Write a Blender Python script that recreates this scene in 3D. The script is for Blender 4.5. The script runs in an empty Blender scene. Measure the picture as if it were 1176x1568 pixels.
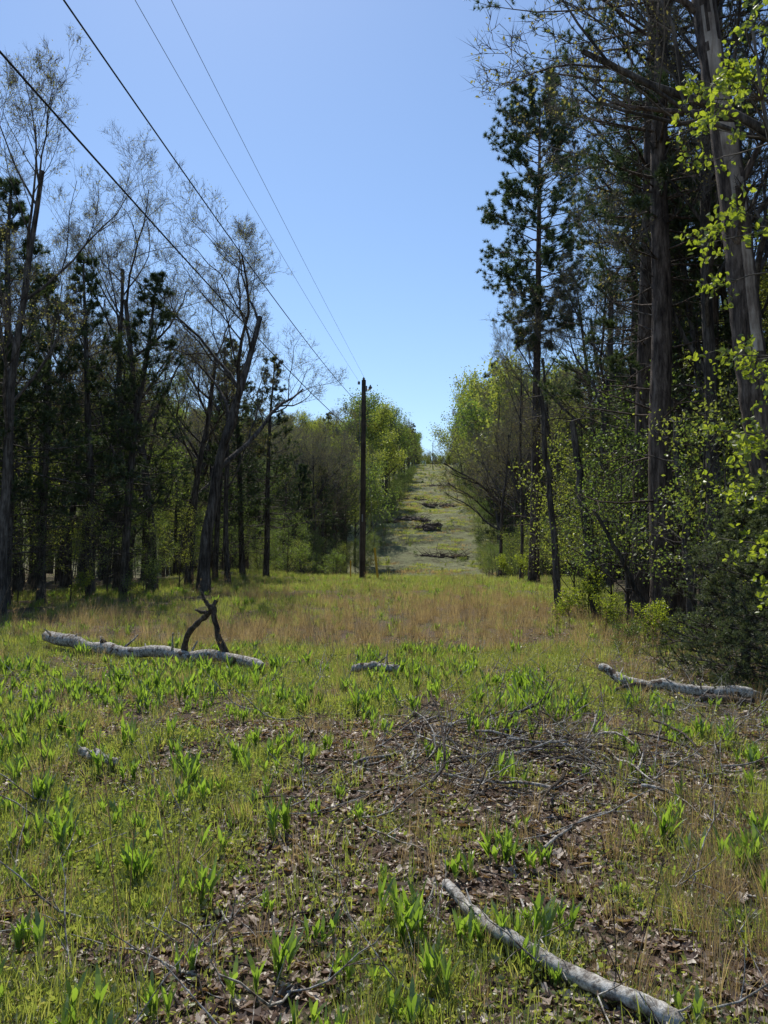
import bpy, math, numpy as np
from mathutils import Vector
RS=np.random.RandomState
scene=bpy.context.scene
# ------------------------------------------------------------------ utils
def nrm(a):
    a=np.asarray(a,float); return a/np.maximum(np.linalg.norm(a,axis=-1,keepdims=True),1e-9)
def _h(ix,iy,s):
    n=(ix*374761393+iy*668265263+s*1274126177)&0xffffffff
    n=((n^(n>>13))*1274126177)&0xffffffff
    return ((n^(n>>16))&0xffff)/65535.0
def vnoise(x,y,s=0):
    x=np.asarray(x,float);y=np.asarray(y,float)
    ix=np.floor(x).astype(np.int64);iy=np.floor(y).astype(np.int64);fx=x-ix;fy=y-iy
    fx=fx*fx*(3-2*fx);fy=fy*fy*(3-2*fy)
    return (_h(ix,iy,s)*(1-fx)+_h(ix+1,iy,s)*fx)*(1-fy)+(_h(ix,iy+1,s)*(1-fx)+_h(ix+1,iy+1,s)*fx)*fy
def fbm(x,y,s=0,o=3):
    t=0;a=.5;f=1
    for i in range(o):
        t=t+a*vnoise(x*f,y*f,s+i*7);a*=.5;f*=2.03
    return t/(1-.5**o)
LY=[-30,0,10,21,30,38,45,60,85,110,243,365,1600]
LXV=[-15,-15,-13.5,-11.8,-11,-9,-7.5,-6.0,-3.5,-1.5,8,17.5,100]
RY=[-30,0,10,19,30,45,70,110,243,365,1600]
RXV=[4.8,4.6,4.8,5.2,7.2,9.2,11.5,15,24.5,33,125]
def Lx(y): return np.interp(y,LY,LXV)
def Rx(y): return np.interp(y,RY,RXV)
def height(x,y):
    x=np.asarray(x,float);y=np.asarray(y,float)
    h=np.interp(y,[-2000,0,20,42,48,60,80,98,110,130,180,243,365,470,2500],[0,0,0.0,0.0,-.2,-1.2,-1.8,-1.8,-.3,6.0,14.5,24,43.5,49,40])
    side=np.maximum(0,np.maximum(Lx(y)-x-12,x-Rx(y)-12))
    h=h+np.minimum(side*.09,25)
    fade=np.clip(np.hypot(x,y)/6,0.35,1)
    h=h+(fbm(x/7,y/7,3)-.5)*.35*fade+(fbm(x/.9,y/.9,5)-.5)*.10*fade
    h=h+np.clip((y-95)/30,0,1)*((fbm(x/14,y/5,9)-.5)*1.8+(fbm(x/4,y/1.6,19)-.5)*1.2)
    h=h+.45*np.exp(-(((x+8.5)/3.5)**2+((y-42)/6)**2))
    return h
H0=float(height(0,0))
def hgt(x,y): return height(x,y)-H0

class MB:
    def __init__(s): s.V=[];s.F=[];s.n=0
    def add(s,V,F,m=0,smooth=False):
        V=np.asarray(V,float).reshape(-1,3);F=np.asarray(F,np.int64)
        s.V.append(V);s.F.append((F+s.n,m,smooth));s.n+=len(V)
    def mesh(s,name,mats):
        V=np.concatenate(s.V);me=bpy.data.meshes.new(name)
        me.vertices.add(len(V));me.vertices.foreach_set('co',V.astype(np.float32).ravel())
        loops=np.concatenate([f[0].ravel() for f in s.F]).astype(np.int32)
        tot=np.concatenate([np.full(len(f[0]),f[0].shape[1]) for f in s.F])
        mi=np.concatenate([np.full(len(f[0]),f[1]) for f in s.F]).astype(np.int32)
        sm=np.concatenate([np.full(len(f[0]),f[2]) for f in s.F]).astype(bool)
        st=np.concatenate([[0],np.cumsum(tot)[:-1]]).astype(np.int32)
        me.loops.add(len(loops));me.loops.foreach_set('vertex_index',loops)
        me.polygons.add(len(tot));me.polygons.foreach_set('loop_start',st)
        me.polygons.foreach_set('material_index',mi);me.polygons.foreach_set('use_smooth',sm)
        me.update(calc_edges=True)
        for m in mats: me.materials.append(m)
        return me
    def tube(s,P,R,k=6,m=0,cap=False,rough=0,rg=None):
        P=np.asarray(P,float);R=np.asarray(R,float);n=len(P)
        T=nrm(np.gradient(P,axis=0));d=nrm(P[-1]-P[0])
        ref=np.array([1,0,0.]) if abs(d[0])<.6 else np.array([0,0,1.]) if abs(d[2])<.6 else np.array([0,1.,0])
        U=nrm(np.cross(T,ref));W=np.cross(T,U)
        a=np.arange(k)*2*np.pi/k
        RR=R[:,None]*np.ones((1,k))
        if rough: RR=RR*(1+rough*rg.randn(n,k))
        V=P[:,None]+RR[...,None]*(np.cos(a)[None,:,None]*U[:,None]+np.sin(a)[None,:,None]*W[:,None])
        i=np.arange(n-1)[:,None]*k;j=np.arange(k)[None];j2=(j+1)%k
        F=np.stack([i+j,i+j2,i+k+j2,i+k+j],-1).reshape(-1,4)
        s.add(V.reshape(-1,3),F,m,True)
        if cap:
            for e,c in ((0,P[0]),(n-1,P[-1])):
                ring=V[e];vv=np.vstack([ring,c[None]]);jj=np.arange(k)
                s.add(vv,np.stack([jj,(jj+1)%k,np.full(k,k)],-1),m,False)
    def needles(s,A,D,k,L,w,cone,rng,m=1):
        A=np.repeat(np.asarray(A),k,0);D=np.repeat(np.asarray(D),k,0);N=len(A)
        d=nrm(D+cone*rng.randn(N,3));sd=nrm(np.cross(d,rng.randn(N,3)))*w*.5
        LL=L*rng.uniform(.7,1.2,(N,1))
        V=np.stack([A-sd,A+sd,A+d*LL],1).reshape(-1,3)
        s.add(V,np.arange(N*3).reshape(-1,3),m)
    def leaves(s,A,k,size,jit,rng,m=1,ratio=.5,down=-.25,near=False):
        A=np.repeat(np.asarray(A),k,0);N=len(A)
        p=A+jit*rng.randn(N,3);d=rng.randn(N,3);d[:,2]+=down;d=nrm(d)
        r=rng.randn(N,3);r[:,2]*=.4;sd=nrm(np.cross(d,r));nn=np.cross(sd,d)
        L=size*rng.uniform(.6,1.25,(N,1));W=L*ratio*.5
        if near:
            V=np.stack([p,p+d*L*.3+sd*W+nn*L*.08,p+d*L*.68+sd*W*.85+nn*L*.06,p+d*L-nn*L*.1,p+d*L*.68-sd*W*.85+nn*L*.06,p+d*L*.3-sd*W+nn*L*.08],1).reshape(-1,3)
            b=np.arange(N)[:,None]*6
            s.add(V,np.concatenate([b+np.array([[0,1,2,3]]),b+np.array([[0,3,4,5]])]),m)
        else:
            V=np.stack([p,p+d*L*.45+sd*W,p+d*L,p+d*L*.45-sd*W+nn*L*.1],1).reshape(-1,3)
            s.add(V,np.arange(N*4).reshape(-1,4),m)
    def blades(s,base,az,lean,L,w,prof,rng,m=0,curve=1.0,twist=0):
        N=len(base);n=len(prof)
        t=np.linspace(0,1,n)
        out=np.stack([np.cos(az),np.sin(az),np.zeros(N)],1);up=np.array([0,0,1.])
        th=lean[:,None]*(0.4+curve*t[None]*1.0)
        st=(L[:,None]/(n-1))*np.ones((1,n))
        ox=np.concatenate([np.zeros((N,1)),np.cumsum(np.sin(th[:,:-1])*st[:,:-1],1)],1)
        oz=np.concatenate([np.zeros((N,1)),np.cumsum(np.cos(th[:,:-1])*st[:,:-1],1)],1)
        C=base[:,None]+ox[...,None]*out[:,None]+oz[...,None]*up
        ta=az+np.pi/2+rng.uniform(-.5,.5,N)*1.2
        sd=np.stack([np.cos(ta),np.sin(ta),np.zeros(N)],1)[:,None]*(w[:,None]*np.asarray(prof)[None]*.5)[...,None]
        V=np.stack([C-sd,C+sd],2).reshape(-1,3)
        b=(np.arange(N)*n*2)[:,None]+(np.arange(n-1)*2)[None]
        F=np.stack([b,b+1,b+3,b+2],-1).reshape(-1,4)
        s.add(V,F,m)
# ------------------------------------------------------------------ materials
def newmat(name):
    m=bpy.data.materials.new(name);m.use_nodes=True;nt=m.node_tree;nt.nodes.clear()
    o=nt.nodes.new('ShaderNodeOutputMaterial');return m,nt,o
def ramp(nt,fac,stops):
    r=nt.nodes.new('ShaderNodeValToRGB');e=r.color_ramp.elements
    while len(e)<len(stops): e.new(.5)
    for i,(p,c) in enumerate(stops): e[i].position=p;e[i].color=(*c,1)
    nt.links.new(fac,r.inputs[0]);return r.outputs[0]
def noise(nt,scale,detail=4,vec=None,rough=.6):
    n=nt.nodes.new('ShaderNodeTexNoise');n.inputs['Scale'].default_value=scale;n.inputs['Detail'].default_value=detail;n.inputs['Roughness'].default_value=rough
    if vec is not None: nt.links.new(vec,n.inputs['Vector'])
    return n
def leafmat(name,cols,trans=.5,tboost=1.5,gloss=.06,objrand=.3,grough=.45):
    m,nt,o=newmat(name);N=nt.nodes;Lk=nt.links
    g=N.new('ShaderNodeNewGeometry');oi=N.new('ShaderNodeObjectInfo')
    mx=N.new('ShaderNodeMath');mx.operation='MULTIPLY_ADD'
    Lk.new(oi.outputs['Random'],mx.inputs[0]);mx.inputs[1].default_value=objrand
    ms=N.new('ShaderNodeMath');ms.operation='MULTIPLY';Lk.new(g.outputs['Random Per Island'],ms.inputs[0]);ms.inputs[1].default_value=1-objrand
    Lk.new(ms.outputs[0],mx.inputs[2])
    n=len(cols);c=ramp(nt,mx.outputs[0],[(i/(n-1) if n>1 else 0,cc) for i,cc in enumerate(cols)])
    d=N.new('ShaderNodeBsdfDiffuse');Lk.new(c,d.inputs[0])
    t=N.new('ShaderNodeBsdfTranslucent')
    hs=N.new('ShaderNodeMix');hs.data_type='RGBA';hs.blend_type='MULTIPLY';hs.inputs[0].default_value=1
    Lk.new(c,hs.inputs[6]);hs.inputs[7].default_value=(tboost*1.05,tboost,tboost*.5,1);Lk.new(hs.outputs[2],t.inputs[0])
    a=N.new('ShaderNodeMixShader');a.inputs[0].default_value=trans;Lk.new(d.outputs[0],a.inputs[1]);Lk.new(t.outputs[0],a.inputs[2])
    if gloss>0:
        gl=N.new('ShaderNodeBsdfGlossy');gl.inputs['Roughness'].default_value=grough;gl.inputs[0].default_value=(.9,.9,.85,1)
        b=N.new('ShaderNodeMixShader');b.inputs[0].default_value=gloss;Lk.new(a.outputs[0],b.inputs[1]);Lk.new(gl.outputs[0],b.inputs[2])
        Lk.new(b.outputs[0],o.inputs[0])
    else: Lk.new(a.outputs[0],o.inputs[0])
    return m
def barkmat(name,cols,scale=12,stretch=.16,bump=1.0,rough=.92,patch=None,pth=.6,blotch=.35,ps=1.7):
    m,nt,o=newmat(name);N=nt.nodes;Lk=nt.links
    tc=N.new('ShaderNodeTexCoord');mp=N.new('ShaderNodeMapping');mp.inputs['Scale'].default_value=(1,1,stretch)
    Lk.new(tc.outputs['Object'],mp.inputs[0])
    n=noise(nt,scale,8,mp.outputs[0],.75)
    k=len(cols);c=ramp(nt,n.outputs[0],[(.36+.26*i/(k-1),cc) for i,cc in enumerate(cols)])
    big=noise(nt,1.6,4,tc.outputs['Object'])
    sh=ramp(nt,big.outputs[0],[(.35,(1-blotch,)*3),(.65,(1+blotch,)*3)])
    mu=N.new('ShaderNodeMix');mu.data_type='RGBA';mu.blend_type='MULTIPLY';mu.inputs[0].default_value=1;Lk.new(c,mu.inputs[6]);Lk.new(sh,mu.inputs[7]);c=mu.outputs[2]
    if patch:
        pn=noise(nt,ps,6,tc.outputs['Object'],.6);f=ramp(nt,pn.outputs[0],[(pth-.02,(0,0,0)),(pth+.02,(1,1,1))])
        mx=N.new('ShaderNodeMix');mx.data_type='RGBA';Lk.new(f,mx.inputs[0]);Lk.new(c,mx.inputs[6]);mx.inputs[7].default_value=(*patch,1);c=mx.outputs[2]
    p=N.new('ShaderNodeBsdfPrincipled');Lk.new(c,p.inputs['Base Color']);p.inputs['Roughness'].default_value=rough
    p.inputs['Specular IOR Level'].default_value=.2
    bp=N.new('ShaderNodeBump');bp.inputs['Strength'].default_value=bump;bp.inputs['Distance'].default_value=.04
    Lk.new(n.outputs[0],bp.inputs['Height']);Lk.new(bp.outputs[0],p.inputs['Normal'])
    Lk.new(p.outputs[0],o.inputs[0]);return m
M_bark=barkmat('bark_dark',[(.026,.021,.018),(.08,.068,.058),(.18,.16,.14)])
M_barkp=barkmat('bark_pine',[(.03,.022,.018),(.095,.072,.058),(.21,.165,.135)])
M_twig=barkmat('bark_twig',[(.11,.095,.08),(.21,.185,.16)],8,.5)
M_pale=barkmat('peeled_wood',[(.20,.15,.12),(.40,.33,.27),(.54,.47,.40)],9,.12,.5,.8)
M_dead=barkmat('dead_wood',[(.07,.055,.045),(.24,.21,.18),(.46,.43,.38),(.64,.61,.56)],32,.8,.55,.9,(.10,.07,.052),.61,.2,7)
M_deadk=barkmat('dead_wood_dark',[(.03,.022,.018),(.09,.07,.056),(.22,.18,.15)],24,.6,1.0)
M_needle=leafmat('pine_needles',[(.03,.058,.024),(.052,.086,.033),(.085,.12,.05)],.35,1.4,.06,.35)
M_needled=leafmat('conifer_needles',[(.027,.05,.023),(.048,.076,.032),(.075,.108,.044)],.35,1.4,.05,.35)
M_spring=leafmat('spring_leaves',[(.11,.14,.035),(.165,.205,.045),(.23,.25,.07)],.58,2.1,.05,.4)
M_bud=leafmat('spring_buds',[(.18,.14,.08),(.21,.20,.08),(.24,.26,.08)],.5,1.6,.03,.4)
M_bright=leafmat('bright_leaves',[(.11,.15,.02),(.16,.21,.025),(.21,.25,.035)],.65,2.4,.06,.1)
M_under=leafmat('understory_leaves',[(.06,.10,.027),(.095,.145,.036),(.14,.185,.05)],.58,2.1,.06,.4)
M_grass=leafmat('green_grass',[(.085,.115,.034),(.13,.168,.042),(.185,.22,.065),(.27,.25,.12)],.6,2.3,.07,.35)
M_dry=leafmat('dry_grass',[(.18,.13,.095),(.31,.23,.17),(.46,.37,.28)],.5,1.5,.04,.5)
M_broad=leafmat('broad_leaves',[(.08,.14,.025),(.115,.185,.03),(.155,.23,.04)],.62,2.5,.08,.4)
M_litter=leafmat('dead_leaves',[(.08,.046,.032),(.15,.09,.063),(.225,.148,.108),(.33,.24,.18),(.66,.57,.49)],.35,1.4,.04,.85,.42)  # browns are leaf colour; the palest stop paints bright highlights into some leaves

# ------------------------------------------------------------------ terrain
def ground_mat():
    m,nt,o=newmat('ground_litter_and_moss');N=nt.nodes;Lk=nt.links
    g=N.new('ShaderNodeNewGeometry');pos=g.outputs['Position']
    fine=noise(nt,55,6,pos,.8);mid=noise(nt,6,6,pos,.7);big=noise(nt,.7,4,pos)
    brown=ramp(nt,fine.outputs[0],[(.3,(.035,.023,.016)),(.47,(.115,.078,.057)),(.58,(.21,.15,.112)),(.72,(.40,.32,.25))])
    green=ramp(nt,fine.outputs[0],[(.3,(.03,.035,.015)),(.5,(.09,.105,.036)),(.7,(.20,.21,.085))])
    sx=N.new('ShaderNodeSeparateXYZ');Lk.new(pos,sx.inputs[0])
    def mr(sock,a,b,c,d):
        r=N.new('ShaderNodeMapRange');r.inputs[1].default_value=a;r.inputs[2].default_value=b;r.inputs[3].default_value=c;r.inputs[4].default_value=d;Lk.new(sock,r.inputs[0]);return r.outputs[0]
    def mth(op,a,b):
        x=N.new('ShaderNodeMath');x.operation=op
        for i,v in enumerate((a,b)):
            if isinstance(v,(int,float)): x.inputs[i].default_value=v
            else: Lk.new(v,x.inputs[i])
        return x.outputs[0]
    s=mth('ADD',mth('MULTIPLY',mid.outputs[0],1.1),mth('MULTIPLY',big.outputs[0],.7))
    s=mth('ADD',s,mr(sx.outputs[1],2,14,0,.06))
    fac=mr(s,.90,1.08,0,1)
    mix=N.new('ShaderNodeMix');mix.data_type='RGBA';Lk.new(fac,mix.inputs[0]);Lk.new(brown,mix.inputs[6]);Lk.new(green,mix.inputs[7])
    mp=N.new('ShaderNodeMapping');mp.inputs['Scale'].default_value=(.45,.9,.9);Lk.new(pos,mp.inputs[0])
    hn=noise(nt,.8,10,mp.outputs[0],.9)
    hill=ramp(nt,hn.outputs[0],[(.36,(.04,.036,.024)),(.43,(.16,.15,.085)),(.50,(.27,.275,.155)),(.56,(.25,.275,.13)),(.64,(.48,.44,.34))])
    m2=N.new('ShaderNodeMix');m2.data_type='RGBA';Lk.new(mr(sx.outputs[1],60,100,0,1),m2.inputs[0]);Lk.new(mix.outputs[2],m2.inputs[6]);Lk.new(hill,m2.inputs[7])
    p=N.new('ShaderNodeBsdfPrincipled');p.inputs['Roughness'].default_value=.95;p.inputs['Specular IOR Level'].default_value=.15;Lk.new(m2.outputs[2],p.inputs['Base Color'])
    b=N.new('ShaderNodeBump');b.inputs['Strength'].default_value=1;b.inputs['Distance'].default_value=.03;Lk.new(fine.outputs[0],b.inputs['Height'])
    b2=N.new('ShaderNodeBump');b2.inputs['Strength'].default_value=1;b2.inputs['Distance'].default_value=.6;Lk.new(hn.outputs[0],b2.inputs['Height'])
    mxn=N.new('ShaderNodeMix');mxn.data_type='VECTOR';Lk.new(mr(sx.outputs[1],60,100,0,1),mxn.inputs[0]);Lk.new(b.outputs[0],mxn.inputs[4]);Lk.new(b2.outputs[0],mxn.inputs[5])
    Lk.new(mxn.outputs[1],p.inputs['Normal']);Lk.new(p.outputs[0],o.inputs[0]);return m
tx=np.linspace(-1,1,380);X=3.2*np.sinh(6.1*tx)
ty=np.linspace(-.55,1,620);Y=5+4*np.sinh(6.4*ty)
Y=Y[Y>-120]
Y=np.unique(np.concatenate([Y,np.linspace(90,400,400)]))
gx,gy=np.meshgrid(X,Y);gz=hgt(gx,gy)
nx=len(X);ny=len(Y);i=np.arange(ny-1)[:,None]*nx+np.arange(nx-1)[None]
mb=MB();mb.add(np.stack([gx,gy,gz],-1).reshape(-1,3),np.stack([i,i+1,i+nx+1,i+nx],-1).reshape(-1,4),0,True)
def link(ob,coll=None):
    (coll or scene.collection).objects.link(ob);return ob
def mkobj(name,me,loc=(0,0,0),rz=0,sc=1,coll=None):
    o=bpy.data.objects.new(name,me);o.location=loc;o.rotation_euler=(0,0,rz)
    o.scale=(sc,sc,sc) if np.isscalar(sc) else sc
    return link(o,coll)
mkobj('ground',mb.mesh('ground',[ground_mat()]))

# ------------------------------------------------------------------ scatter (geometry nodes)
def palette(name,meshes):
    c=bpy.data.collections.new(name)
    for k,me in enumerate(meshes):
        o=bpy.data.objects.new('%s_%02d'%(name,k),me);c.objects.link(o)
    return c
def scatter(name,coll,P,rot,scl,idx):
    me=bpy.data.meshes.new(name);n=len(P);me.vertices.add(n);me.vertices.foreach_set('co',np.asarray(P,np.float32).ravel())
    for nm,ty,arr,key in (('rot','FLOAT_VECTOR',rot,'vector'),('scl','FLOAT_VECTOR',scl,'vector'),('idx','INT',idx,'value')):
        a=me.attributes.new(nm,ty,'POINT');a.data.foreach_set(key,np.asarray(arr,np.int32 if ty=='INT' else np.float32).ravel())
    me.update();ob=bpy.data.objects.new(name,me);link(ob)
    ng=bpy.data.node_groups.new(name+'_gn','GeometryNodeTree')
    ng.interface.new_socket('Geometry',in_out='INPUT',socket_type='NodeSocketGeometry');ng.interface.new_socket('Geometry',in_out='OUTPUT',socket_type='NodeSocketGeometry')
    N=ng.nodes;L=ng.links;gi=N.new('NodeGroupInput');go=N.new('NodeGroupOutput')
    ci=N.new('GeometryNodeCollectionInfo');ci.inputs['Collection'].default_value=coll;ci.inputs['Separate Children'].default_value=True;ci.inputs['Reset Children'].default_value=True
    ip=N.new('GeometryNodeInstanceOnPoints');ip.inputs['Pick Instance'].default_value=True
    L.new(gi.outputs[0],ip.inputs['Points']);L.new(ci.outputs[0],ip.inputs['Instance'])
    for nm,ty,sock in (('rot','FLOAT_VECTOR','Rotation'),('scl','FLOAT_VECTOR','Scale'),('idx','INT','Instance Index')):
        a=N.new('GeometryNodeInputNamedAttribute');a.data_type=ty;a.inputs['Name'].default_value=nm
        L.new(a.outputs['Attribute'],ip.inputs[sock])
    L.new(ip.outputs[0],go.inputs[0])
    md=ob.modifiers.new('scatter','NODES');md.node_group=ng
    return ob
def scat_xy(name,coll,x,y,smin,smax,nv,rng,tilt=.1,dz=0,idx=None,scl=None):
    n=len(x);P=np.stack([x,y,hgt(x,y)+dz],1)
    rot=np.stack([rng.uniform(-tilt,tilt,n),rng.uniform(-tilt,tilt,n),rng.uniform(0,6.28,n)],1)
    s=rng.uniform(smin,smax,n) if scl is None else scl
    s=np.repeat(np.asarray(s)[:,None],3,1)
    return scatter(name,coll,P,rot,s,rng.randint(0,nv,n) if idx is None else idx)

# ------------------------------------------------------------------ trees
def polyline(p,d,L,n,wig,up,rng):
    pts=[p];d=np.array(d,float)
    for i in range(n):
        d=d+rng.randn(3)*wig;d[2]+=up;d/=math.sqrt(d[0]*d[0]+d[1]*d[1]+d[2]*d[2]);p=p+d*L/n;pts.append(p)
    return np.array(pts),d
def child_dir(d,ang,rng):
    r=nrm(np.cross(d,rng.randn(3)));return nrm(d*math.cos(ang)+r*math.sin(ang))
def deciduous(seed,H,r0,counts,ratio,tf=.5,wig=.12,up=.05,ang=(.5,1.0),leaf=None,twigs=5,lean=(0,0),ls=0.5,mats=None,tmin=.45,tw=.010,cone=.5):
    rng=RS(seed);mb=MB();tips=[];td=[]
    nl=len(counts)
    def rec(p,d,L,r,lv):
        n=[10,7,6,4,3,2][lv];P,de=polyline(p,d,L,n,wig*(.35 if lv==0 else 1),up*(1 if lv else .4),rng)
        t=np.linspace(0,1,n+1);endf=.40 if lv==0 else .3
        R=r*(1-t*(1-endf))
        if lv==0: R[0]*=1.35
        if lv==nl: R[-1]=.0025
        mb.tube(P,R,[9,7,5,4,3,3][lv],0 if lv<3 else 1)
        if lv>=nl:
            for q in (1,n):
                tips.append(P[q]);td.append(de)
            return
        c=counts[lv]
        for k in range(c):
            t0=tmin if lv==0 else .25
            tt=min(t0+(1-t0)*(k+rng.uniform(.2,.9))/c,.99);f=tt*n;i0=int(f);q=P[i0]+(P[i0+1]-P[i0])*(f-i0)
            dl=nrm(P[i0+1]-P[i0])
            cd=child_dir(dl,rng.uniform(*ang),rng)
            if lv<2: cd[2]=abs(cd[2])*.8+.15;cd=nrm(cd)
            elif cd[2]<-.1: cd[2]*=-.5;cd=nrm(cd)
            rr=r*(1-tt*(1-endf))*rng.uniform(.4,.65)
            rec(q,cd,L*ratio[lv]*rng.uniform(.7,1.2)*(1.15-.5*tt),max(rr,.004),lv+1)
    rec(np.zeros(3),nrm([lean[0],lean[1],1]),H*tf,r0,0)
    tips=np.array(tips);td=np.array(td)
    if twigs: mb.needles(tips,td+np.array([0,0,.25]),twigs,ls,tw,cone,rng,1)
    if leaf:
        k,size,jit,mi=leaf;mb.leaves(tips,k,size,jit,rng,2,.55)
    return mb.mesh('tree_mesh',mats),float(np.percentile(np.concatenate(mb.V)[:,2],99.8))
def pine(seed,H,r0,cs,bl,nb,ndl=(14,.22,.018),subs=6,dead=18,mats=None,shape='round',droop=0,wig=.02,lean=(0,0),deadlen=1.3,clump=.75):
    rng=RS(seed);mb=MB();P,_=polyline(np.array([0,0,-.2]),nrm([lean[0],lean[1],1]),H,18,wig,.03,rng)
    t=np.linspace(0,1,19);R=r0*(1-t)**.75+.02;R[0]*=1.25;mb.tube(P,R,10,0)
    A=[];D=[]
    def at(tt):
        f=min(tt,.999)*18;i=int(f);return P[i]+(P[i+1]-P[i])*(f-i)
    for k in range(dead):
        tt=rng.uniform(.12,cs+.15);a=rng.uniform(0,6.28);L=deadlen*rng.uniform(.3,1.3)
        d=nrm([math.cos(a),math.sin(a),rng.uniform(-.25,.3)])
        Q,de=polyline(at(tt),d,L,5,.13,.01,rng);mb.tube(Q,np.linspace(.025,.006,6),4,0)
        for j in range(5):
            q=Q[rng.randint(2,6)];Q2,_=polyline(q,child_dir(d,.8,rng),L*.35,3,.15,0,rng);mb.tube(Q2,np.linspace(.009,.003,4),3,0)
    a=rng.uniform(0,6.28)
    for k in range(nb):
        u=(k+rng.uniform(0,1))/nb;tt=cs+(1-cs)*u;a+=2.4+rng.uniform(-.5,.5)
        if shape=='round': prof=min(1,.45+u*1.3)*(1-max(0,u-.6)/.4*.55)
        else: prof=(1-u)**.75*.95+.12
        L=bl*prof*rng.uniform(.55,1.2)
        if rng.rand()<.12: L*=1.3
        el=-.15+.75*u-droop
        d=nrm([math.cos(a),math.sin(a),el]);n=6
        Q,de=polyline(at(tt),d,L,n,.09,.05,rng);mb.tube(Q,np.linspace(.04*(1-u*.6)*r0/.2,.008,n+1),4,0)
        for j in range(subs):
            f=rng.uniform(.4,1);i=min(int(f*n),n-1);q=Q[i]+(Q[i+1]-Q[i])*(f*n-i)
            sl=L*.28*rng.uniform(.5,1.2);dd=child_dir(nrm(Q[i+1]-Q[i]),rng.uniform(.3,1.0),rng);dd[2]+=.2
            Q2,de2=polyline(q,nrm(dd),sl,3,.12,.08,rng);mb.tube(Q2,np.linspace(.012,.004,4),3,0)
            for z in (2,3): A.append(Q2[z]);D.append(nrm(Q2[z]-Q2[z-1])+np.array([0,0,.3]))
            A.append(Q2[3]+rng.randn(3)*.07);D.append(rng.randn(3)*.6+np.array([0,0,.5]))
        A.append(Q[-1]);D.append(de)
    for z in range(8): A.append(P[-1]-np.array([0,0,z*.12]));D.append([rng.randn()*.5,rng.randn()*.5,.8])
    A=np.array(A)
    mb.needles(A,np.array(D),ndl[0],ndl[1],ndl[2],clump,rng,1)
    return mb.mesh('pine_mesh',mats),H
PM=[M_barkp,M_needle];CM=[M_bark,M_needled];DM=[M_bark,M_twig,M_bud];SM=[M_bark,M_twig,M_spring];UM=[M_bark,M_twig,M_under]
pines=[pine(11,22,.26,.40,2.9,70,(26,.15,.016),9,36,PM,clump=.9),pine(12,21,.24,.40,3.0,66,(24,.15,.016),9,54,PM,deadlen=2.0,clump=.9)]
hero=pine(14,22.3,.24,.50,2.6,118,(38,.20,.024),12,30,PM,deadlen=1.2,clump=1.0)
darkp=[pine(21,12,.15,.24,2.0,72,(22,.15,.019),8,26,CM,'cone'),pine(22,11.5,.14,.28,1.8,70,(22,.15,.019),8,24,CM,'cone',.1)]
bares=[deciduous(31,15.5,.16,[8,6,5,4,3],[.50,.55,.5,.5,.6],.62,.14,.06,(.45,.95),(1,.04,.08,2),2,mats=DM,tmin=.4,ls=.22,tw=.007),
       deciduous(32,15,.18,[6,6,6,4,3],[.75,.55,.5,.5,.6],.52,.19,.06,(.5,1.05),(1,.045,.08,2),2,mats=DM,tmin=.35,ls=.22,tw=.007),
       deciduous(33,16,.14,[9,6,5,3,3],[.38,.55,.5,.5,.6],.74,.1,.08,(.4,.85),(1,.05,.08,2),2,mats=DM,tmin=.35,ls=.22,tw=.007)]
leafy=[deciduous(41,15,.15,[9,6,6,3],[.4,.55,.55,.5],.65,.12,.07,(.4,.9),(4,.11,.2,2),2,mats=SM,tmin=.25,ls=.25),
       deciduous(42,14,.14,[9,6,6,3],[.45,.55,.55,.5],.62,.12,.06,(.5,1.0),(4,.11,.2,2),2,mats=UM,tmin=.2,ls=.25)]
saps=[deciduous(51,5,.035,[10,6,4],[.5,.5,.5],.75,.12,.04,(.6,1.1),(5,.07,.12,2),1,mats=UM,tmin=.12,ls=.2),
      deciduous(52,4.2,.03,[10,6,4],[.5,.5,.5],.75,.12,.04,(.6,1.1),(4,.065,.12,2),1,mats=SM,tmin=.1,ls=.2),
      deciduous(53,6,.045,[11,6,4],[.4,.5,.5],.75,.1,.05,(.6,1.1),(4,.075,.13,2),1,mats=UM,tmin=.15,ls=.2)]
shr=[deciduous(61,1.5,.012,[9,6,4],[.7,.6,.5],.55,.15,.05,(.5,1.1),(4,.05,.05,2),1,ls=.1,mats=[M_bark,M_twig,M_bright],tmin=.05,tw=.004),
     deciduous(62,1.3,.012,[9,6,4],[.8,.6,.5],.55,.15,.04,(.5,1.2),(4,.045,.05,2),1,ls=.1,mats=UM,tmin=.05,tw=.004)]
cedar=pine(71,3.6,.06,.03,1.25,120,(24,.08,.009),9,0,UM[:1]+[leafmat('cedar_foliage',[(.055,.08,.045),(.09,.12,.065),(.14,.165,.09)],.35,1.3,.04,.2)],'cone')
def put(name,v,x,y,H,rz=None,rng=RS(5),sxy=1):
    s=H/v[1];return mkobj(name,v[0],(x,y,float(hgt(x,y))-.05),rng.uniform(0,6.28) if rz is None else rz,(s*sxy,s*sxy,s))
F=1140.
def px(u,d): return (u-588)/F*d
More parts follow.
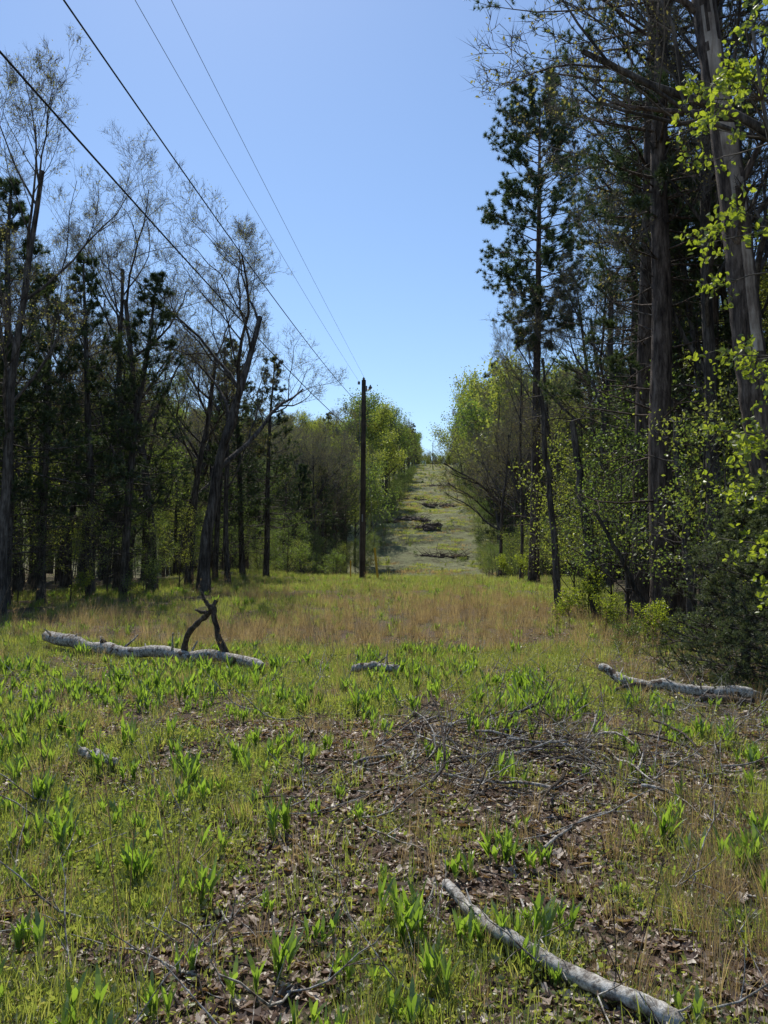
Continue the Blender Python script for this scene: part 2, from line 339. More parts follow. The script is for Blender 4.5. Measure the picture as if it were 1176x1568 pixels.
# --- right side named trees
put('pine_tree',hero,px(816,34),34,22.4,0.4)
put('pine_tree',pines[1],px(1012,15),15,21,1.0)
put('pine_tree',pines[0],px(985,17.5),17.5,22,2.2)
put('pine_tree',pines[1],px(1045,19),19,20,4.2)
put('pine_tree',pines[0],px(975,26),26,17.5,3.2)
put('pine_tree',darkp[0],px(965,21),21,13,2.)
put('pine_tree',darkp[1],px(1090,17),17,12,3.)
put('pine_tree',darkp[0],px(1040,24),24,15,4.)
put('pine_tree',pines[1],px(910,36),36,15,5.)
put('bare_tree',bares[2],px(850,33),33,13,.3)
put('bare_tree',bares[2],px(797,40),40,14.5,1.3,sxy=.7)
put('bare_tree',bares[0],px(765,50),50,14,2.3,sxy=.8)
put('bare_tree',bares[2],px(1080,15),15,17,1.3)
put('bare_tree',bares[0],px(1150,14),14,16,4.3)
put('bare_tree',bares[1],px(1015,22),22,18,4.3,sxy=.8)
# --- left side named trees
put('oak_tree',bares[1],px(312,27),27,15.2,2.6+math.pi,sxy=.9)
put('bare_tree',bares[0],px(235,28),28,15.6,.6)
put('bare_tree',bares[2],px(180,28),28,15.5,1.6)
put('bare_tree',bares[0],px(105,33),33,15,4.6)
put('bare_tree',bares[1],px(60,30),30,15,1.6,sxy=.8)
put('bare_tree',bares[2],px(2,18),18,14.5,3.6)
put('bare_tree',bares[2],px(350,33),33,14,5.)
put('bare_tree',bares[0],px(290,32),32,14.5,3.)
put('pine_tree',darkp[0],px(140,24),24,11.3,.2)
put('pine_tree',darkp[1],px(190,25),25,11.2,1.2)
put('pine_tree',darkp[0],px(65,22),22,9.8,2.2)
put('pine_tree',darkp[1],px(8,20),20,12.5,3.2)
put('pine_tree',darkp[1],px(-40,19),19,11.5,4.2)
put('pine_tree',darkp[0],px(408,40),40,12.2,4.2)
put('pine_tree',darkp[1],px(372,40),40,12.8,5.2)
put('pine_tree',darkp[1],px(330,36),36,11,.9)
rr=RS(77)
for u,d,h in ((30,21,3.2),(110,22,3),(225,27,3.2),(275,30,3.5),(350,38,5),(440,43,4),(20,23,5),(165,26,4),(395,44,3)):
    put('sapling',saps[rr.randint(3)],px(u,d),d,h,rng=rr)
for u,d,h in ((880,23,4),(935,18,3.6),(960,16,4.5),(1060,13,4.5),(1120,12,4),(915,20,5),(845,36,3.5),(800,42,3.5),(985,19,6),(1090,16,6)):
    put('sapling',saps[rr.randint(3)],px(u,d),d,h,rng=rr)
for u,d,h in ((870,16,.9),(925,14.5,.9),(985,13,.8),(1010,12.5,.9),(900,18,1.4),(955,12.2,.6),(1085,10.6,.8),(800,36,1.5),(770,44,1.6),(220,24,1.3),(130,22,1.),(450,44,2),(510,46,1.8)):
    put('shrub',shr[0 if rr.rand()<.65 else 1],px(u,d),d,h,rng=rr)
put('cedar_bush',cedar,px(1135,9.6),9.6,2.6,.5,sxy=1.15)
put('cedar_bush',cedar,px(1180,8.6),8.6,2.5,1.5,sxy=1.1)

# big leaning trunk with a peeled patch at right
rng=RS(91);mb=MB();zs=np.linspace(-.2,14,100)
pp=np.stack([5.95-.085*zs-.0006*zs*zs+.05*np.sin(zs*1.1),11+.02*zs+.05*np.cos(zs*.9),zs+float(hgt(5.95,11))],1)
mb.tube(pp,np.linspace(.26,.14,100)*(1+.025*rng.randn(100)),24,0)
Fq,_,_=mb.F[0];C=mb.V[0][Fq].mean(1);ax=np.stack([np.interp(C[:,2],pp[:,2],pp[:,k]) for k in (0,1)],1)
ang=np.arctan2(C[:,0]-ax[:,0],-(C[:,1]-ax[:,1]))+.15
wd=.75+.6*(fbm(C[:,2]*1.2,0*C[:,2],3)-.5)+.3*(vnoise(C[:,2]*6,ang*2,4)-.5)
pk=(np.abs(ang)<wd)&(C[:,2]>7.0+.3*np.sin(ang*9))&(C[:,2]<9.8+.3*np.sin(ang*7))
pk|=(np.abs(ang-.3)<.25+.2*vnoise(C[:,2]*4,0*ang,8))&(C[:,2]>4.6)&(C[:,2]<6.2)
mb.F[0]=(Fq[~pk],0,True);mb.F.append((Fq[pk],2,True))
for z,dx,L in ((9.9,-1,2.8),(10.6,1,2.6),(8.3,-1,2.0),(11.6,-1,2.6),(7.2,1,1.8),(12.5,.6,2.5),(12.8,-.8,2.4),(6.0,-.9,1.0)):
    q=pp[int((z+.2)/14.2*99)];Q,de=polyline(q,nrm([dx,rng.uniform(-.6,.3),.9]),L,7,.16,.05,rng);mb.tube(Q,np.linspace(.06,.012,8),6,0)
    for j in range(9):
        q2=Q[rng.randint(2,8)];Q2,d2=polyline(q2,child_dir(de,rng.uniform(.5,1.0),rng),L*.38,4,.2,.08,rng);mb.tube(Q2,np.linspace(.016,.004,5),4,0)
        for l in range(4):
            Q3,d3=polyline(Q2[rng.randint(1,5)],child_dir(d2,.7,rng),L*.15,3,.2,.05,rng);mb.tube(Q3,np.linspace(.006,.002,4),3,1)
mkobj('dead_tree',mb.mesh('dead_tree',[M_barkp,M_twig,M_pale]))
rng=RS(92)
for (u0,d0,u1,v1,r) in ((912,18,885,640,.13),(858,19,835,600,.10),(1010,15,920,780,.06),(1060,13.5,1050,640,.10)):
    x0=px(u0,d0);z1=(844-v1)/F*d0+1.6;x1=px(u1,d0);t=np.linspace(0,1,12)[:,None]
    z0=float(hgt(x0,d0))-.1
    Pq=np.array([[x0,d0,z0]])*(1-t)+np.array([[x1,d0+.4,z1]])*t;Pq[1:,:2]+=rng.randn(11,2)*.03
    mb=MB();mb.tube(Pq,np.linspace(r,r*.6,12),8,0,True)
    for j in range(9):
        Q,_=polyline(Pq[rng.randint(4,12)],nrm([rng.randn(),rng.randn(),.2]),rng.uniform(.3,1.1),4,.2,0,rng);mb.tube(Q,np.linspace(.02,.004,5),4,0)
    mkobj('dead_tree',mb.mesh('snag',[M_bark]))
# near bright-leaf sapling at right
rng=RS(95);mb=MB();bx,by=4.0,6.3
P,_=polyline(np.array([bx,by,float(hgt(bx,by))-.1]),nrm([-.02,.02,1]),6.9,16,.03,.03,rng);mb.tube(P,np.linspace(.045,.012,17),8,0)
anch=[]
for k in range(50):
    tt=rng.uniform(.2,1);i=min(int(tt*16),15);a=rng.uniform(0,6.28)
    L=rng.uniform(.5,1.1)*(1.2-.35*tt)
    if rng.rand()<.5: a=rng.uniform(2.3,4.2)
    Q,de=polyline(P[i],nrm([math.cos(a),math.sin(a),.25]),L,6,.12,-.02,rng);mb.tube(Q,np.linspace(.010,.003,7),4,0)
    for j in range(5):
        q=Q[rng.randint(3,7)];Q2,_=polyline(q,child_dir(de,.8,rng),L*.28,3,.15,-.02,rng);mb.tube(Q2,np.linspace(.004,.002,4),3,0);anch+=[Q2[2],Q2[3]]
    anch.append(Q[-1])
mb.leaves(np.array(anch),5,.062,.035,rng,1,.66,-.3,True)
mkobj('maple_sapling',mb.mesh('maple_sapling',[M_twig,M_bright]))

# --- forest masses
rng=RS(101)
pal=pines+darkp+bares+leafy+saps
fm=palette('forest_tree',[v[0] for v in pal]);FH=[v[1] for v in pal]
xs=[];ys=[];ix=[];sc=[]
def addf(x,y,k,H): xs.append(x);ys.append(y);ix.append(k);sc.append(H/FH[k])
for side in (-1,1):
    for n in range(420):
        y=rng.uniform(-2,108);off=1.8+rng.rand()**1.3*25
        x=(Lx(y)-off) if side<0 else (Rx(y)+off)
        if y<17 and side>0 and off<3: continue
        r=rng.rand()
        if r<.40:
            k=9+rng.randint(3);H=rng.uniform(2.5,6.0)
        elif r<.56: k=2+rng.randint(2);H=rng.uniform(8.5,11.5) if side<0 else rng.uniform(9,15)
        elif r<.67: k=rng.randint(2);H=rng.uniform(10,12) if side<0 else rng.uniform(15,21)
        elif r<.89: k=4+rng.randint(3);H=rng.uniform(12,15) if side<0 else rng.uniform(13,19)
        else: k=7+rng.randint(2);H=rng.uniform(9,12) if side<0 else rng.uniform(10,14)
        if y>60 and k<9: H*=1+.5*(y-60)/50*(1 if side<0 else .5)
        if y>10 and y<75:
            u=588+x/y*1140
            if side>0 and u<925: H=min(H,1.6+.26*y)
            if side<0 and 60<u<430: H=min(H,1.6+(.43 if 3<k<7 else .33)*y)
        addf(x,y,k,H)
scat=lambda nm,c,x,y,ix,sc,rg:scatter(nm,c,np.stack([x,y,hgt(x,y)-.1],1),np.stack([0*x,0*x,rg.uniform(0,6.28,len(x))],1),np.repeat(np.array(sc)[:,None],3,1),ix)
scat('forest',fm,np.array(xs),np.array(ys),np.array(ix),sc,rng)
far=[deciduous(201,18,.2,[9,6,5],[.45,.5,.5],.7,.12,.06,(.4,.9),(9,.28,.5,2),3,mats=SM,tmin=.2,tw=.03),
     deciduous(202,18,.2,[9,6,5],[.45,.5,.5],.7,.12,.06,(.4,.9),(7,.28,.5,2),3,mats=UM,tmin=.2,tw=.03),
     deciduous(203,18,.2,[10,6,5,2],[.4,.5,.5,.5],.7,.12,.07,(.4,.8),(2,.16,.4,2),5,ls=.7,mats=DM,tmin=.25,tw=.02),
     pine(204,18,.22,.3,2.6,50,(12,.4,.06),5,8,CM,'cone')]
fc=palette('hill_tree',[v[0] for v in far]);FH2=[v[1] for v in far]
xs=[];ys=[];ix=[];sc=[]
for n in range(4000):
    y=rng.uniform(96,470);x=rng.uniform(-150,190)
    if y<420 and (Lx(y)-1.2<x<Rx(y)+1.2): continue
    near=(-25<x-Lx(y)<45)
    if rng.rand()>.33 and not near: continue
    k=rng.choice(4,p=[.30,.20,.32,.18]);H=rng.uniform(11,20)
    if y<260 and (-9<x-Lx(y)<0): H=rng.uniform(14,25)
    if y<240 and (0<x-Rx(y)<14): H=rng.uniform(19,30)
    if y>420 and Lx(y)<x<Rx(y): H*=.75
    xs.append(x);ys.append(y);ix.append(k);sc.append(H/FH2[k])
scat('hillside_forest',fc,np.array(xs),np.array(ys),np.array(ix),sc,rng)

# ------------------------------------------------------------------ ground plants
rng=RS(111)
def tuft(seed,n,h,w,lean,spread,mat,prof=(1,.9,.6,.08),curve=1.0,extra=None):
    r=RS(seed);mb=MB();b=np.stack([r.randn(n)*spread,r.randn(n)*spread,np.full(n,-.01)],1)
    az=np.arctan2(b[:,1],b[:,0])+r.randn(n)*.7
    mb.blades(b,az,r.uniform(lean[0],lean[1],n),r.uniform(h[0],h[1],n),r.uniform(w[0],w[1],n),prof,r,0,curve)
    return mb.mesh('tuft',mat)
gr=[tuft(i,34,(.04,.14),(.003,.006),(.1,1.0),.05,[M_grass]) for i in range(4)]
dr=[tuft(20+i,42,(.12,.45),(.0025,.005),(.05,.8),.05,[M_dry]) for i in range(3)]
def broadplant(seed,n,h):
    r=RS(seed);mb=MB()
    for s_ in range(r.randint(2,5)):
        bx,by=r.randn(2)*.035;m=n//2+r.randint(3);z=np.sort(r.uniform(0,h*.35,m))
        b=np.stack([np.full(m,bx),np.full(m,by),z],1)
        mb.blades(b,r.uniform(0,6.28,m),r.uniform(.25,1.0,m),r.uniform(.4,.8,m)*h,r.uniform(.012,.024,m),(.25,.8,1,.85,.06),r,0,.8)
    return mb.mesh('broad',[M_broad])
bp_=[broadplant(40+i,[10,12,14,8][i],.15+.035*i) for i in range(4)]
def cover(seed):
    r=RS(seed);mb=MB();A=np.stack([r.randn(40)*.07,r.randn(40)*.07,r.uniform(.005,.045,40)],1);mb.leaves(A,1,.022,.003,r,0,.6,.2)
    n=18;b=np.stack([r.randn(n)*.07,r.randn(n)*.07,np.zeros(n)],1);mb.blades(b,r.uniform(0,6.28,n),r.uniform(.1,1.0,n),r.uniform(.03,.09,n),np.full(n,.003),(1,.7,.1),r,0)
    return mb.mesh('cover',[M_grass])
cv=[cover(60+i) for i in range(3)]
def stalk(seed,mat):
    r=RS(seed);mb=MB()
    for k in range(3):
        Q,d=polyline(np.array([r.randn()*.03,r.randn()*.03,-.02]),nrm([r.randn()*.12,r.randn()*.12,1]),r.uniform(.5,.95),6,.05,0,r);mb.tube(Q,np.linspace(.003,.0012,7),3,0)
        mb.needles(Q[3:],np.repeat(d[None],4,0),5,.08,.003,.5,r,0)
    return mb.mesh('stalk',[mat])
stk=[stalk(70+i,M_dry) for i in range(3)]+[stalk(75,M_deadk)]
def wedge(n,y0,y1,p=1.0,margin=1.3):
    y=y0+(y1-y0)*rng.rand(n)**p;x=(rng.rand(n)*2-1)*(.56*y+margin);return x,y
def infield(x,y,m=0): return (x>Lx(y)-m)&(x<Rx(y)+m)
def green(x,y):
    g=fbm(x/.5,y/.5,31,3)*.9+fbm(x/1.8,y/1.8,37,2)*.6
    g=g-.16*np.exp(-(((x-1.2)/1.6)**2+((y-5.6)/1.6)**2)) -.07*np.exp(-(((x-.2)/1.2)**2+((y-3.8)/.9)**2)) +np.clip((y-7)/4,0,1)*.10
    g=g-.25*np.clip((x-2.6-(y-8)*.1)/1.5,0,1)*np.clip((y-5)/2,0,1)
    return g
def thin(x,y,thr,w=.12,b=.12):
    k=rng.rand(len(x))<np.clip((green(x,y)-thr)/w,0,1)*(1-b)+b;return x[k],y[k]
x,y=wedge(15000,1.6,13,1.0);x,y=thin(x,y,.785,.12,.08)
scat_xy('ground_cover_plants',palette('cover_src',cv),x,y,.5,1.4,3,rng)
def tanband(x,y): return np.exp(-((x+.5+(y-18)*-.05)/6.5)**4)*np.exp(-((y-18.5)/6.8)**2)*np.clip((fbm(x/1.7,y/3.5,51)-.34)*3.4,.10,1)
x1,y1=wedge(9500,1.6,13,1.0);x1,y1=thin(x1,y1,.77,.12,.10)
x2,y2=wedge(23000,12,46,.8);k=infield(x2,y2,2)&(rng.rand(len(x2))<.95-.80*tanband(x2,y2))&(rng.rand(len(x2))<np.clip((fbm(x2/1.3,y2/1.3,71)-.34)*4,.15,1));x2,y2=x2[k],y2[k]
x=np.concatenate([x1,x2]);y=np.concatenate([y1,y2])
s=rng.uniform(.5,1.25,len(x))*np.interp(y,[2,12,24,45],[1,1.3,1.8,2.4])
scat_xy('grass',palette('grass_src',gr),x,y,1,1,4,rng,.15,scl=s)
x1,y1=wedge(1700,2.0,8,1.0);x1,y1=thin(x1,y1,.74,.2,.16)
x2,y2=wedge(2100,6.8,12.0,1.0);kk=(x2<2.0+rng.randn(len(x2))*.5)&(rng.rand(len(x2))<np.clip((fbm(x2/.9,y2/.9,61)-.42)/.15,0.1,1));x2,y2=x2[kk],y2[kk]
x3,y3=wedge(1500,12,40,.8);k=infield(x3,y3)&(rng.rand(len(x3))<1-.8*tanband(x3,y3));x3,y3=x3[k],y3[k]
x=np.concatenate([x1,x2,x3]);y=np.concatenate([y1,y2,y3])
s=rng.uniform(.35,1.3,len(x))*np.interp(y,[2,8,12,40],[.75,1.0,1.0,1.1])
scat_xy('broadleaf_plants',palette('broadleaf_src',bp_),x,y,1,1,4,rng,.15,scl=s)
# dry grass
x1,y1=wedge(8500,11.5,30,.9);k=(rng.rand(len(x1))<tanband(x1,y1))&infield(x1,y1);x1,y1=x1[k],y1[k]
x2=rng.normal(1.9,.5,190);y2=rng.normal(3.4,.75,190)
x3=rng.normal(-1.8,.15,14);y3=rng.normal(3.6,.3,14)
x4,y4=wedge(420,2.5,12,1)
x5,y5=wedge(400,28,46,1);k=infield(x5,y5);x5,y5=x5[k],y5[k]
x=np.concatenate([x1,x2,x3,x4,x5]);y=np.concatenate([y1,y2,y3,y4,y5]);k=y>1.7;x,y=x[k],y[k]
s=rng.uniform(.4,1.2,len(x))*np.interp(y,[2,6,12,30],[.7,.6,.95,1.1])
scat_xy('dry_grass',palette('dry_src',dr),x,y,1,1,3,rng,.2,scl=s)
x,y=wedge(900,10,34,.9);k=infield(x,y)&(rng.rand(len(x))<.6);xa,ya=wedge(60,2.5,10,1)
x=np.concatenate([x[k],xa,[-.83,-.80]]);y=np.concatenate([y[k],ya,[3.2,3.1]])
scat_xy('dry_stalks',palette('stalk_src',stk),x,y,.5,1.1,4,rng,.1)
# dead leaves
def dleaf(seed,lob):
    r=RS(seed);n=14;a=np.arange(n)*2*np.pi/n;rad=.5*(1+lob*np.cos(a*5+.3)*.5+.1*r.randn(n))
    X_=np.cos(a)*rad*1.3;Y_=np.sin(a)*rad*.75;c=r.uniform(.3,1.3)
    Z=c*.5*Y_**2*2+r.uniform(-.3,.4)*X_**2+.05*r.randn(n)
    V=np.vstack([np.stack([X_,Y_,Z],1),[[0,0,-.02]]]);j=np.arange(n)
    mb=MB();mb.add(V*.065,np.stack([j,(j+1)%n,np.full(n,n)],-1),0,False);return mb.mesh('dleaf',[M_litter])
dl=[dleaf(80+i,[.1,.5,.7,.3,.0][i]) for i in range(5)]
x1,y1=wedge(27000,1.5,6.5,.85);x2,y2=wedge(18000,6,15,.8)
x=np.concatenate([x1,x2]);y=np.concatenate([y1,y2]);k=rng.rand(len(x))<np.clip((1.06-green(x,y))/.3+np.clip((6-y)/10,-.3,.1),.28,1);x,y=x[k],y[k]
x3=rng.uniform(4,9,3500);y3=rng.uniform(5,22,3500);x=np.concatenate([x,x3]);y=np.concatenate([y,y3])
s=rng.uniform(.28,.75,len(x));s[rng.rand(len(x))<.08]*=1.5
scat_xy('leaf_litter',palette('litter_src',dl),x,y,1,1,5,rng,.55,.015,scl=s)
# fallen twigs
def tw_(seed):
    r=RS(seed);mb=MB();Q,d=polyline(np.zeros(3),nrm([1,0,.03]),.5,6,.13,0,r);mb.tube(Q,np.linspace(.005,.0015,7),4,0)
    for j in range(2):
        Q2,_=polyline(Q[2+j],child_dir(d,.7,r),.15,3,.1,0,r);mb.tube(Q2,np.linspace(.003,.001,4),3,0)
    return mb.mesh('twig',[M_dead if seed%2 else M_deadk])
tws=[tw_(120+i) for i in range(4)]
x1,y1=wedge(1500,1.8,12,1);x2=rng.normal(1.35,.8,300);y2=rng.normal(5.4,.9,300);x3=rng.normal(3.3,.7,260);y3=rng.normal(7.4,1.0,260)
x=np.concatenate([x1,x2,x3]);y=np.concatenate([y1,y2,y3])
scat_xy('fallen_twigs',palette('twig_src',tws),x,y,.3,1.4,4,rng,.08,.02)
# hillside grass
x=rng.uniform(-3,36,14000);y=rng.uniform(98,380,14000)
k=infield(x,y,1)&(fbm(x/5,y/2.5,88)>.52);x,y=x[k],y[k]
scat_xy('hillside_grass',palette('hillgrass_src',[tuft(140,40,(.15,.4),(.03,.06),(.1,.9),.35,[M_grass]),tuft(141,40,(.15,.4),(.03,.06),(.1,.9),.35,[M_dry]),tuft(142,40,(.15,.4),(.03,.06),(.1,.9),.35,[M_grass])]),x,y,.5,1.4,3,rng)
n=130;y=rng.uniform(100,350,n);x=Lx(y)+rng.rand(n)*(Rx(y)-Lx(y))
scat_xy('hillside_brush',palette('hillbrush_src',[shr[0][0],shr[1][0]]),x,y,.4,1.0,2,rng)
n=420;y=rng.uniform(46,300,n);sd=rng.rand(n)<.5;x=np.where(sd,Lx(y)+rng.uniform(-3,1.2,n),Rx(y)+rng.uniform(-1.2,3,n))
scat_xy('edge_brush',palette('edgebrush_src',[saps[0][0],saps[1][0],saps[2][0]]),x,y,.4,1.0,3,rng)

# ------------------------------------------------------------------ logs
def log(name,pts,r,mat,seed,branches=()):
    g=RS(seed);pts=np.array(pts,float);t=np.linspace(0,1,len(pts));M=60;tt=np.linspace(0,1,M)
    P=np.stack([np.interp(tt,t,pts[:,k]) for k in range(3)],1)
    for _ in range(5): P[1:-1]=(P[:-2]+P[1:-1]*2+P[2:])/4
    P[:,2]+=hgt(P[:,0],P[:,1]);P[:,1:]+=np.stack([np.interp(tt,np.linspace(0,1,12),g.randn(12)*r[0]*.35) for _ in (0,1)],1)
    R=np.interp(tt,[0,1],r)*(1+.22*(np.interp(tt,np.linspace(0,1,14),g.rand(14))-.5));R[0]*=.6;R[-1]*=.6;mb=MB();mb.tube(P,R,14,0,True,.05,g)
    for j in range(7):
        q=P[g.randint(3,M-2)];Q,_=polyline(q,nrm([g.randn(),g.randn(),.5]),g.uniform(.08,.25)*r[0]/.05,3,.2,0,g);mb.tube(Q,np.linspace(r[0]*.25,r[0]*.1,4),5,0,True)
    for b,rb in branches:
        b=np.array(b,float);u=np.linspace(0,1,18);ut=np.linspace(0,1,len(b))
        Q=np.stack([np.interp(u,ut,b[:,k]) for k in range(3)],1)
        for _ in range(2): Q[1:-1]=(Q[:-2]+Q[1:-1]*2+Q[2:])/4
        Q+=g.randn(18,3)*rb[0]*.14
        mb.tube(Q,np.interp(u,[0,1],rb)*(1+.13*g.randn(18)),8,1,True)
    return mkobj(name,mb.mesh(name,[mat,M_deadk]))
def W(u,v,d): return (px(u,d),d,(844-v)/F*d+1.6)
log('fallen_log',[(-5.45,12.0,.20),(-4.2,11.1,.17),(-2.9,10.3,.15),(-1.5,9.35,.10)],(.09,.07),M_dead,1,[
  ([W(286,1040,10.3),W(283,1010,10.3),W(286,985,10.2),W(294,962,10.1),W(312,946,10.0),W(330,930,9.9)],(.045,.035)),
  ([W(392,1045,9.7),W(370,1026,9.75),W(348,1002,9.8),W(336,972,9.85),W(329,945,9.9),W(331,920,9.9)],(.055,.028)),
  ([W(326,932,9.9),W(315,920,9.9),W(310,906,9.9)],(.035,.015)),([W(318,938,9.9),W(300,934,9.85)],(.03,.012)),
  ([W(187,1018,11.1),W(178,1000,11.1),W(160,980,11.1)],(.05,.035)),
  ([W(380,1035,9.6),W(400,1040,9.4),W(425,1042,9.2)],(.05,.015))])
log('fallen_log',[(px(540,9.3),9.3,.13),(px(612,9.0),9.0,.12)],(.05,.04),M_dead,2)
log('fallen_log',[(px(920,8.5),8.6,.22),(px(960,8.3),8.4,.12),(px(1050,8.0),8.1,.12),(px(1150,7.9),7.9,.10)],(.05,.06),M_dead,3,[([(px(1000,8.2),8.2,.08),(px(960,8.3),8.15,.16),(px(922,8.4),8.1,.10)],(.04,.015)),([(px(1070,8),8,.05),(px(1140,7.7),7.6,.09)],(.04,.02))])
log('fallen_log',[(.27,3.42,.08),(.42,3.1,.065),(.62,2.85,.055),(.98,2.52,.05)],(.022,.032),M_dead,4)
log('fallen_log',[(-2.15,5.35,.08),(-1.82,5.15,.09)],(.03,.025),M_dead,5)
# brush pile
g=RS(7);mb=MB()
for k in range(95):
    x0=g.normal(1.35,.7);y0=g.normal(5.6,.55);a=g.normal(.1,1.0);L=g.uniform(.2,1.2)
    Q,d=polyline(np.array([x0-L/2*math.cos(a),y0-L/2*math.sin(a),float(hgt(x0,y0))+g.uniform(.015,.10)]),nrm([math.cos(a),math.sin(a),g.normal(0,.05)]),L,9,.13,0,g)
    r=g.uniform(.003,.014);mb.tube(Q,np.linspace(r,r*.4,10),5,0 if g.rand()<.5 else 1)
    for j in range(4):
        Q2,_=polyline(Q[g.randint(2,9)],child_dir(d,.7,g)*np.array([1,1,.5]),L*.3,4,.16,0,g);mb.tube(Q2,np.linspace(r*.4,.0015,5),3,1)
mkobj('brush_pile',mb.mesh('brush_pile',[M_dead,M_deadk]))
# ledges on the cut slope
def lump(name,cx,cy,wx,wy,h,seed,mat):
    g=RS(seed);mb=MB()
    for k in range(34):
        x=cx+g.uniform(-1,1)*wx;y=cy+g.uniform(-1,1)*wy;z=float(hgt(x,y));s=h*g.uniform(.2,.8)
        n=9;a=np.arange(n)*2*np.pi/n
        rings=[]
        for zz,rs in ((-.3,1),(.35,1.05),(.8,.7),(1.0,.2)):
            rr_=s*rs*(1+.25*g.randn(n));rings.append(np.stack([x+np.cos(a)*rr_*1.5,y+np.sin(a)*rr_,z+zz*s+.08*s*g.randn(n)],1))
        V=np.concatenate(rings);i=np.arange(3)[:,None]*n;j=np.arange(n)[None];j2=(j+1)%n
        mb.add(V,np.stack([i+j,i+j2,i+n+j2,i+n+j],-1).reshape(-1,4),0)
    for k in range(40):
        x=cx+g.uniform(-1,1)*wx;y=cy+g.uniform(-1,1)*wy
        Q,_=polyline(np.array([x,y,float(hgt(x,y))+h*.4]),nrm([g.randn(),g.randn()*.4,.3]),g.uniform(1,2.5),4,.15,0,g);mb.tube(Q,np.linspace(.05,.02,5),4,0)
    mkobj(name,mb.mesh(name,[mat]))
lump('rock_ledge',4.0,133,3.4,.8,.9,1,M_deadk)
lump('rock_ledge',7.5,127,1.8,.6,.7,2,M_deadk)
lump('rock_ledge',12,160,3.5,.9,.6,3,M_deadk)
lump('rock_ledge',16,215,4,1,.8,4,M_deadk)
lump('rock_ledge',7,175,2.5,.7,.5,6,M_deadk)
lump('rock_ledge',9,113,3.5,.5,.4,7,M_deadk)

# ------------------------------------------------------------------ utility pole + lines
M_pole=barkmat('pole_wood',[(.04,.03,.023),(.08,.06,.045),(.12,.095,.075)],14,.04,.4)
def flat(name,c,r=.4,metal=0):
    m,nt,o=newmat(name);p=nt.nodes.new('ShaderNodeBsdfPrincipled');n=noise(nt,20)
    cc=ramp(nt,n.outputs[0],[(.3,tuple(v*.75 for v in c)),(.7,c)]);nt.links.new(cc,p.inputs['Base Color'])
    p.inputs['Roughness'].default_value=r;p.inputs['Metallic'].default_value=metal;nt.links.new(p.outputs[0],o.inputs[0]);return m
M_por=flat('porcelain',(.25,.22,.2),.25);M_steel=flat('galvanised_steel',(.35,.35,.36),.45,.7);M_cable=flat('cable',(.02,.02,.022),.5);M_al=flat('aluminium_wire',(.16,.17,.2),.4,.4)
M_yel=flat('yellow_plastic',(.80,.48,.03),.5)
def pole_parts(x,y,hh,guy=True):
    e=bpy.data.objects.new('utility_pole',None);e.location=(x,y,float(hgt(x,y)));link(e)
    def part(nm,mb,mats):
        o=mkobj(nm,mb.mesh(nm,mats));o.parent=e
    mb=MB();z=np.linspace(-.3,hh,14);mb.tube(np.stack([0*z+.006*z,0*z,z],1),np.linspace(.165,.12,14),14,0,True);part('pole_shaft',mb,[M_pole])
    def ins(px_,z0,py=0,s=1):
        mb=MB();zz=np.array([0,.03,.04,.08,.09,.13,.14,.2])*s+z0;mb.tube(np.stack([0*zz+px_,0*zz+py,zz],1),np.array([.02,.02,.07,.06,.09,.05,.045,.02])*s,10,0,True);return mb
    part('pin_insulator',ins(.06,hh-.02),[M_por])
    mb=MB();mb.tube([[.05,0,hh-.55],[.25,0,hh-.52],[.42,0,hh-.5]],[.03,.03,.03],6,0,True);part('bracket_arm',mb,[M_steel])
    part('arm_insulator',ins(.42,hh-.52,0,1.3),[M_por])
    mb=MB();mb.tube([[-.2,-.08,hh-.25],[-.2,-.08,hh-.1]],[.07,.07],10,0,True);mb.tube([[.2,-.12,hh-.65],[.2,-.12,hh-.35]],[.05,.06],10,0,True);part('fuse_cutout',mb,[M_por])
    mb=MB();mb.tube([[-.2,0,hh-1.45],[-.12,0,hh-1.45]],[.05,.05],8,0,True);mb.tube([[0,-.17,3.1],[0,-.17,3.5]],[.04,.04],8,0,True);part('cable_clamps',mb,[M_steel])
    mb=MB();zz=np.linspace(0,hh-.8,8);mb.tube(np.stack([0*zz-.15,0*zz-.06,zz],1),np.full(8,.012),4,0);part('ground_wire',mb,[M_steel])
    if guy:
        mb=MB();mb.tube([[0,.1,hh-1.2],[1.5,3.0,-.3]],[.008,.008],4,0);mb.tube([[0,.1,hh-1.6],[.85,-.6,0]],[.008,.008],4,0);part('guy_wire',mb,[M_steel])
        mb=MB();mb.tube([[.85,-.6,-.1],[.66,-.45,1.7]],[.065,.055],8,0,True);part('guy_guard',mb,[M_yel])
    return e
pole_parts(-1.16,40,10.8);pole_parts(-1.16-.088*60,-20,10.8,False);e=pole_parts(px(663,330),330,12,False)
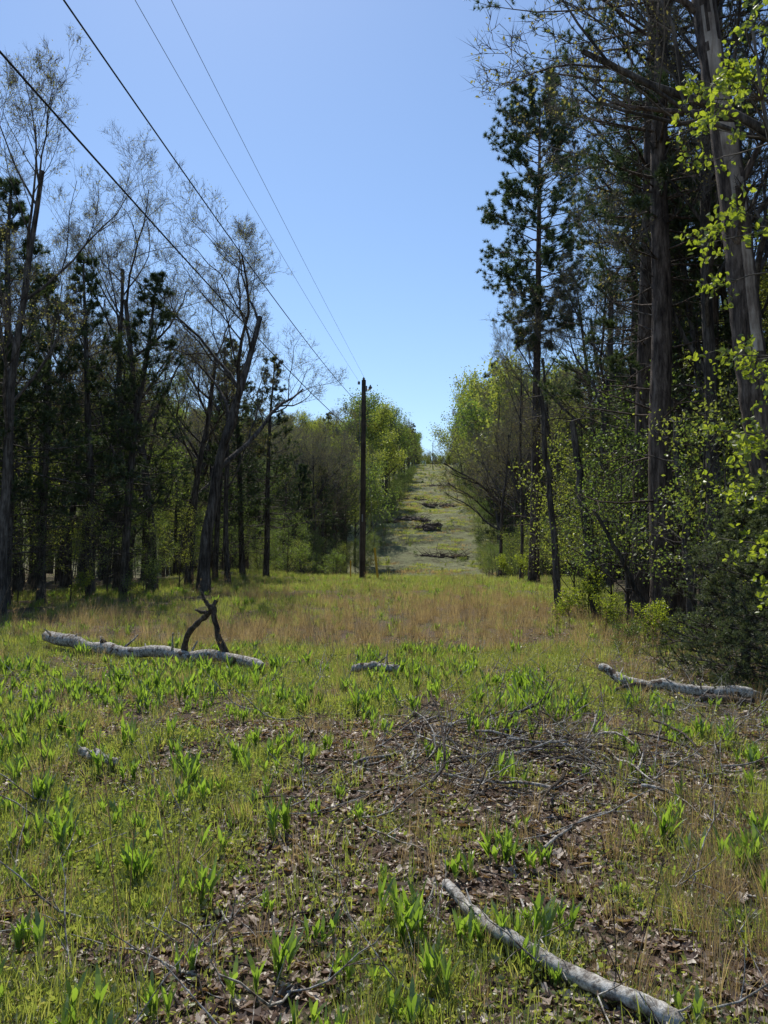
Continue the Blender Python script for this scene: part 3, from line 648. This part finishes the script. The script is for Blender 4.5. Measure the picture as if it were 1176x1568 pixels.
mb=MB();mb.tube([[0,0,-.1],[0,0,.9]],[.035,.035],8,0,True);mb.tube([[0,0,.9],[0,0,1.02]],[.045,.03],8,0,True)
mkobj('marker_post',mb.mesh('marker_post',[M_yel]),(px(537,41.0),41.0,float(hgt(px(537,41.0),41.0))))
def wire(name,zlo,zp,r,mat,dx=0,ylo=13):
    a=(zp-zlo)/(40-ylo)**2;y=np.linspace(40,-20,60);z=zlo+a*(y-ylo)**2;x=-1.16+dx-.088*(40-y)
    z=z+float(hgt(-1.16,40))
    mb=MB();mb.tube(np.stack([x,y,z],1),np.full(60,r),6,0);mkobj(name,mb.mesh(name,[mat]))
wire('communication_cable',6.85,7.7,.014,M_cable,-.12)
wire('power_line',8.4,9.4,.012,M_cable,-.12)
wire('power_line',10.1,10.7,.005,M_al,-.18)
wire('power_line',10.75,11.0,.005,M_al,.06)

# ------------------------------------------------------------------ light, sky, camera
el=math.radians(54);az=math.radians(-16)
sd=Vector((math.sin(az)*math.cos(el),math.cos(az)*math.cos(el),math.sin(el)))
L=bpy.data.lights.new('sun','SUN');L.energy=5;L.angle=math.radians(.5);L.color=(1,.96,.88)
lo=bpy.data.objects.new('sun',L);lo.rotation_euler=(-sd).to_track_quat('-Z','Y').to_euler();lo.location=(0,0,60);link(lo)
w=bpy.data.worlds.new('World');scene.world=w;w.use_nodes=True;nt=w.node_tree;bg=nt.nodes['Background']
sk=nt.nodes.new('ShaderNodeTexSky');sk.sky_type='NISHITA';sk.sun_disc=False;sk.sun_elevation=el;sk.sun_rotation=az
sk.air_density=1.1;sk.dust_density=.2;sk.ozone_density=4.5
nt.links.new(sk.outputs[0],bg.inputs[0]);bg.inputs[1].default_value=.15
cd=bpy.data.cameras.new('camera');cd.sensor_fit='VERTICAL';cd.sensor_height=24;cd.lens=12/(784/1140.);cd.clip_end=5000;cd.clip_start=.05
co=bpy.data.objects.new('camera',cd);co.location=(0,0,1.6);co.rotation_euler=(math.radians(93),0,0);link(co);scene.camera=co
scene.view_settings.view_transform='Standard';scene.view_settings.look='None';scene.view_settings.exposure=0
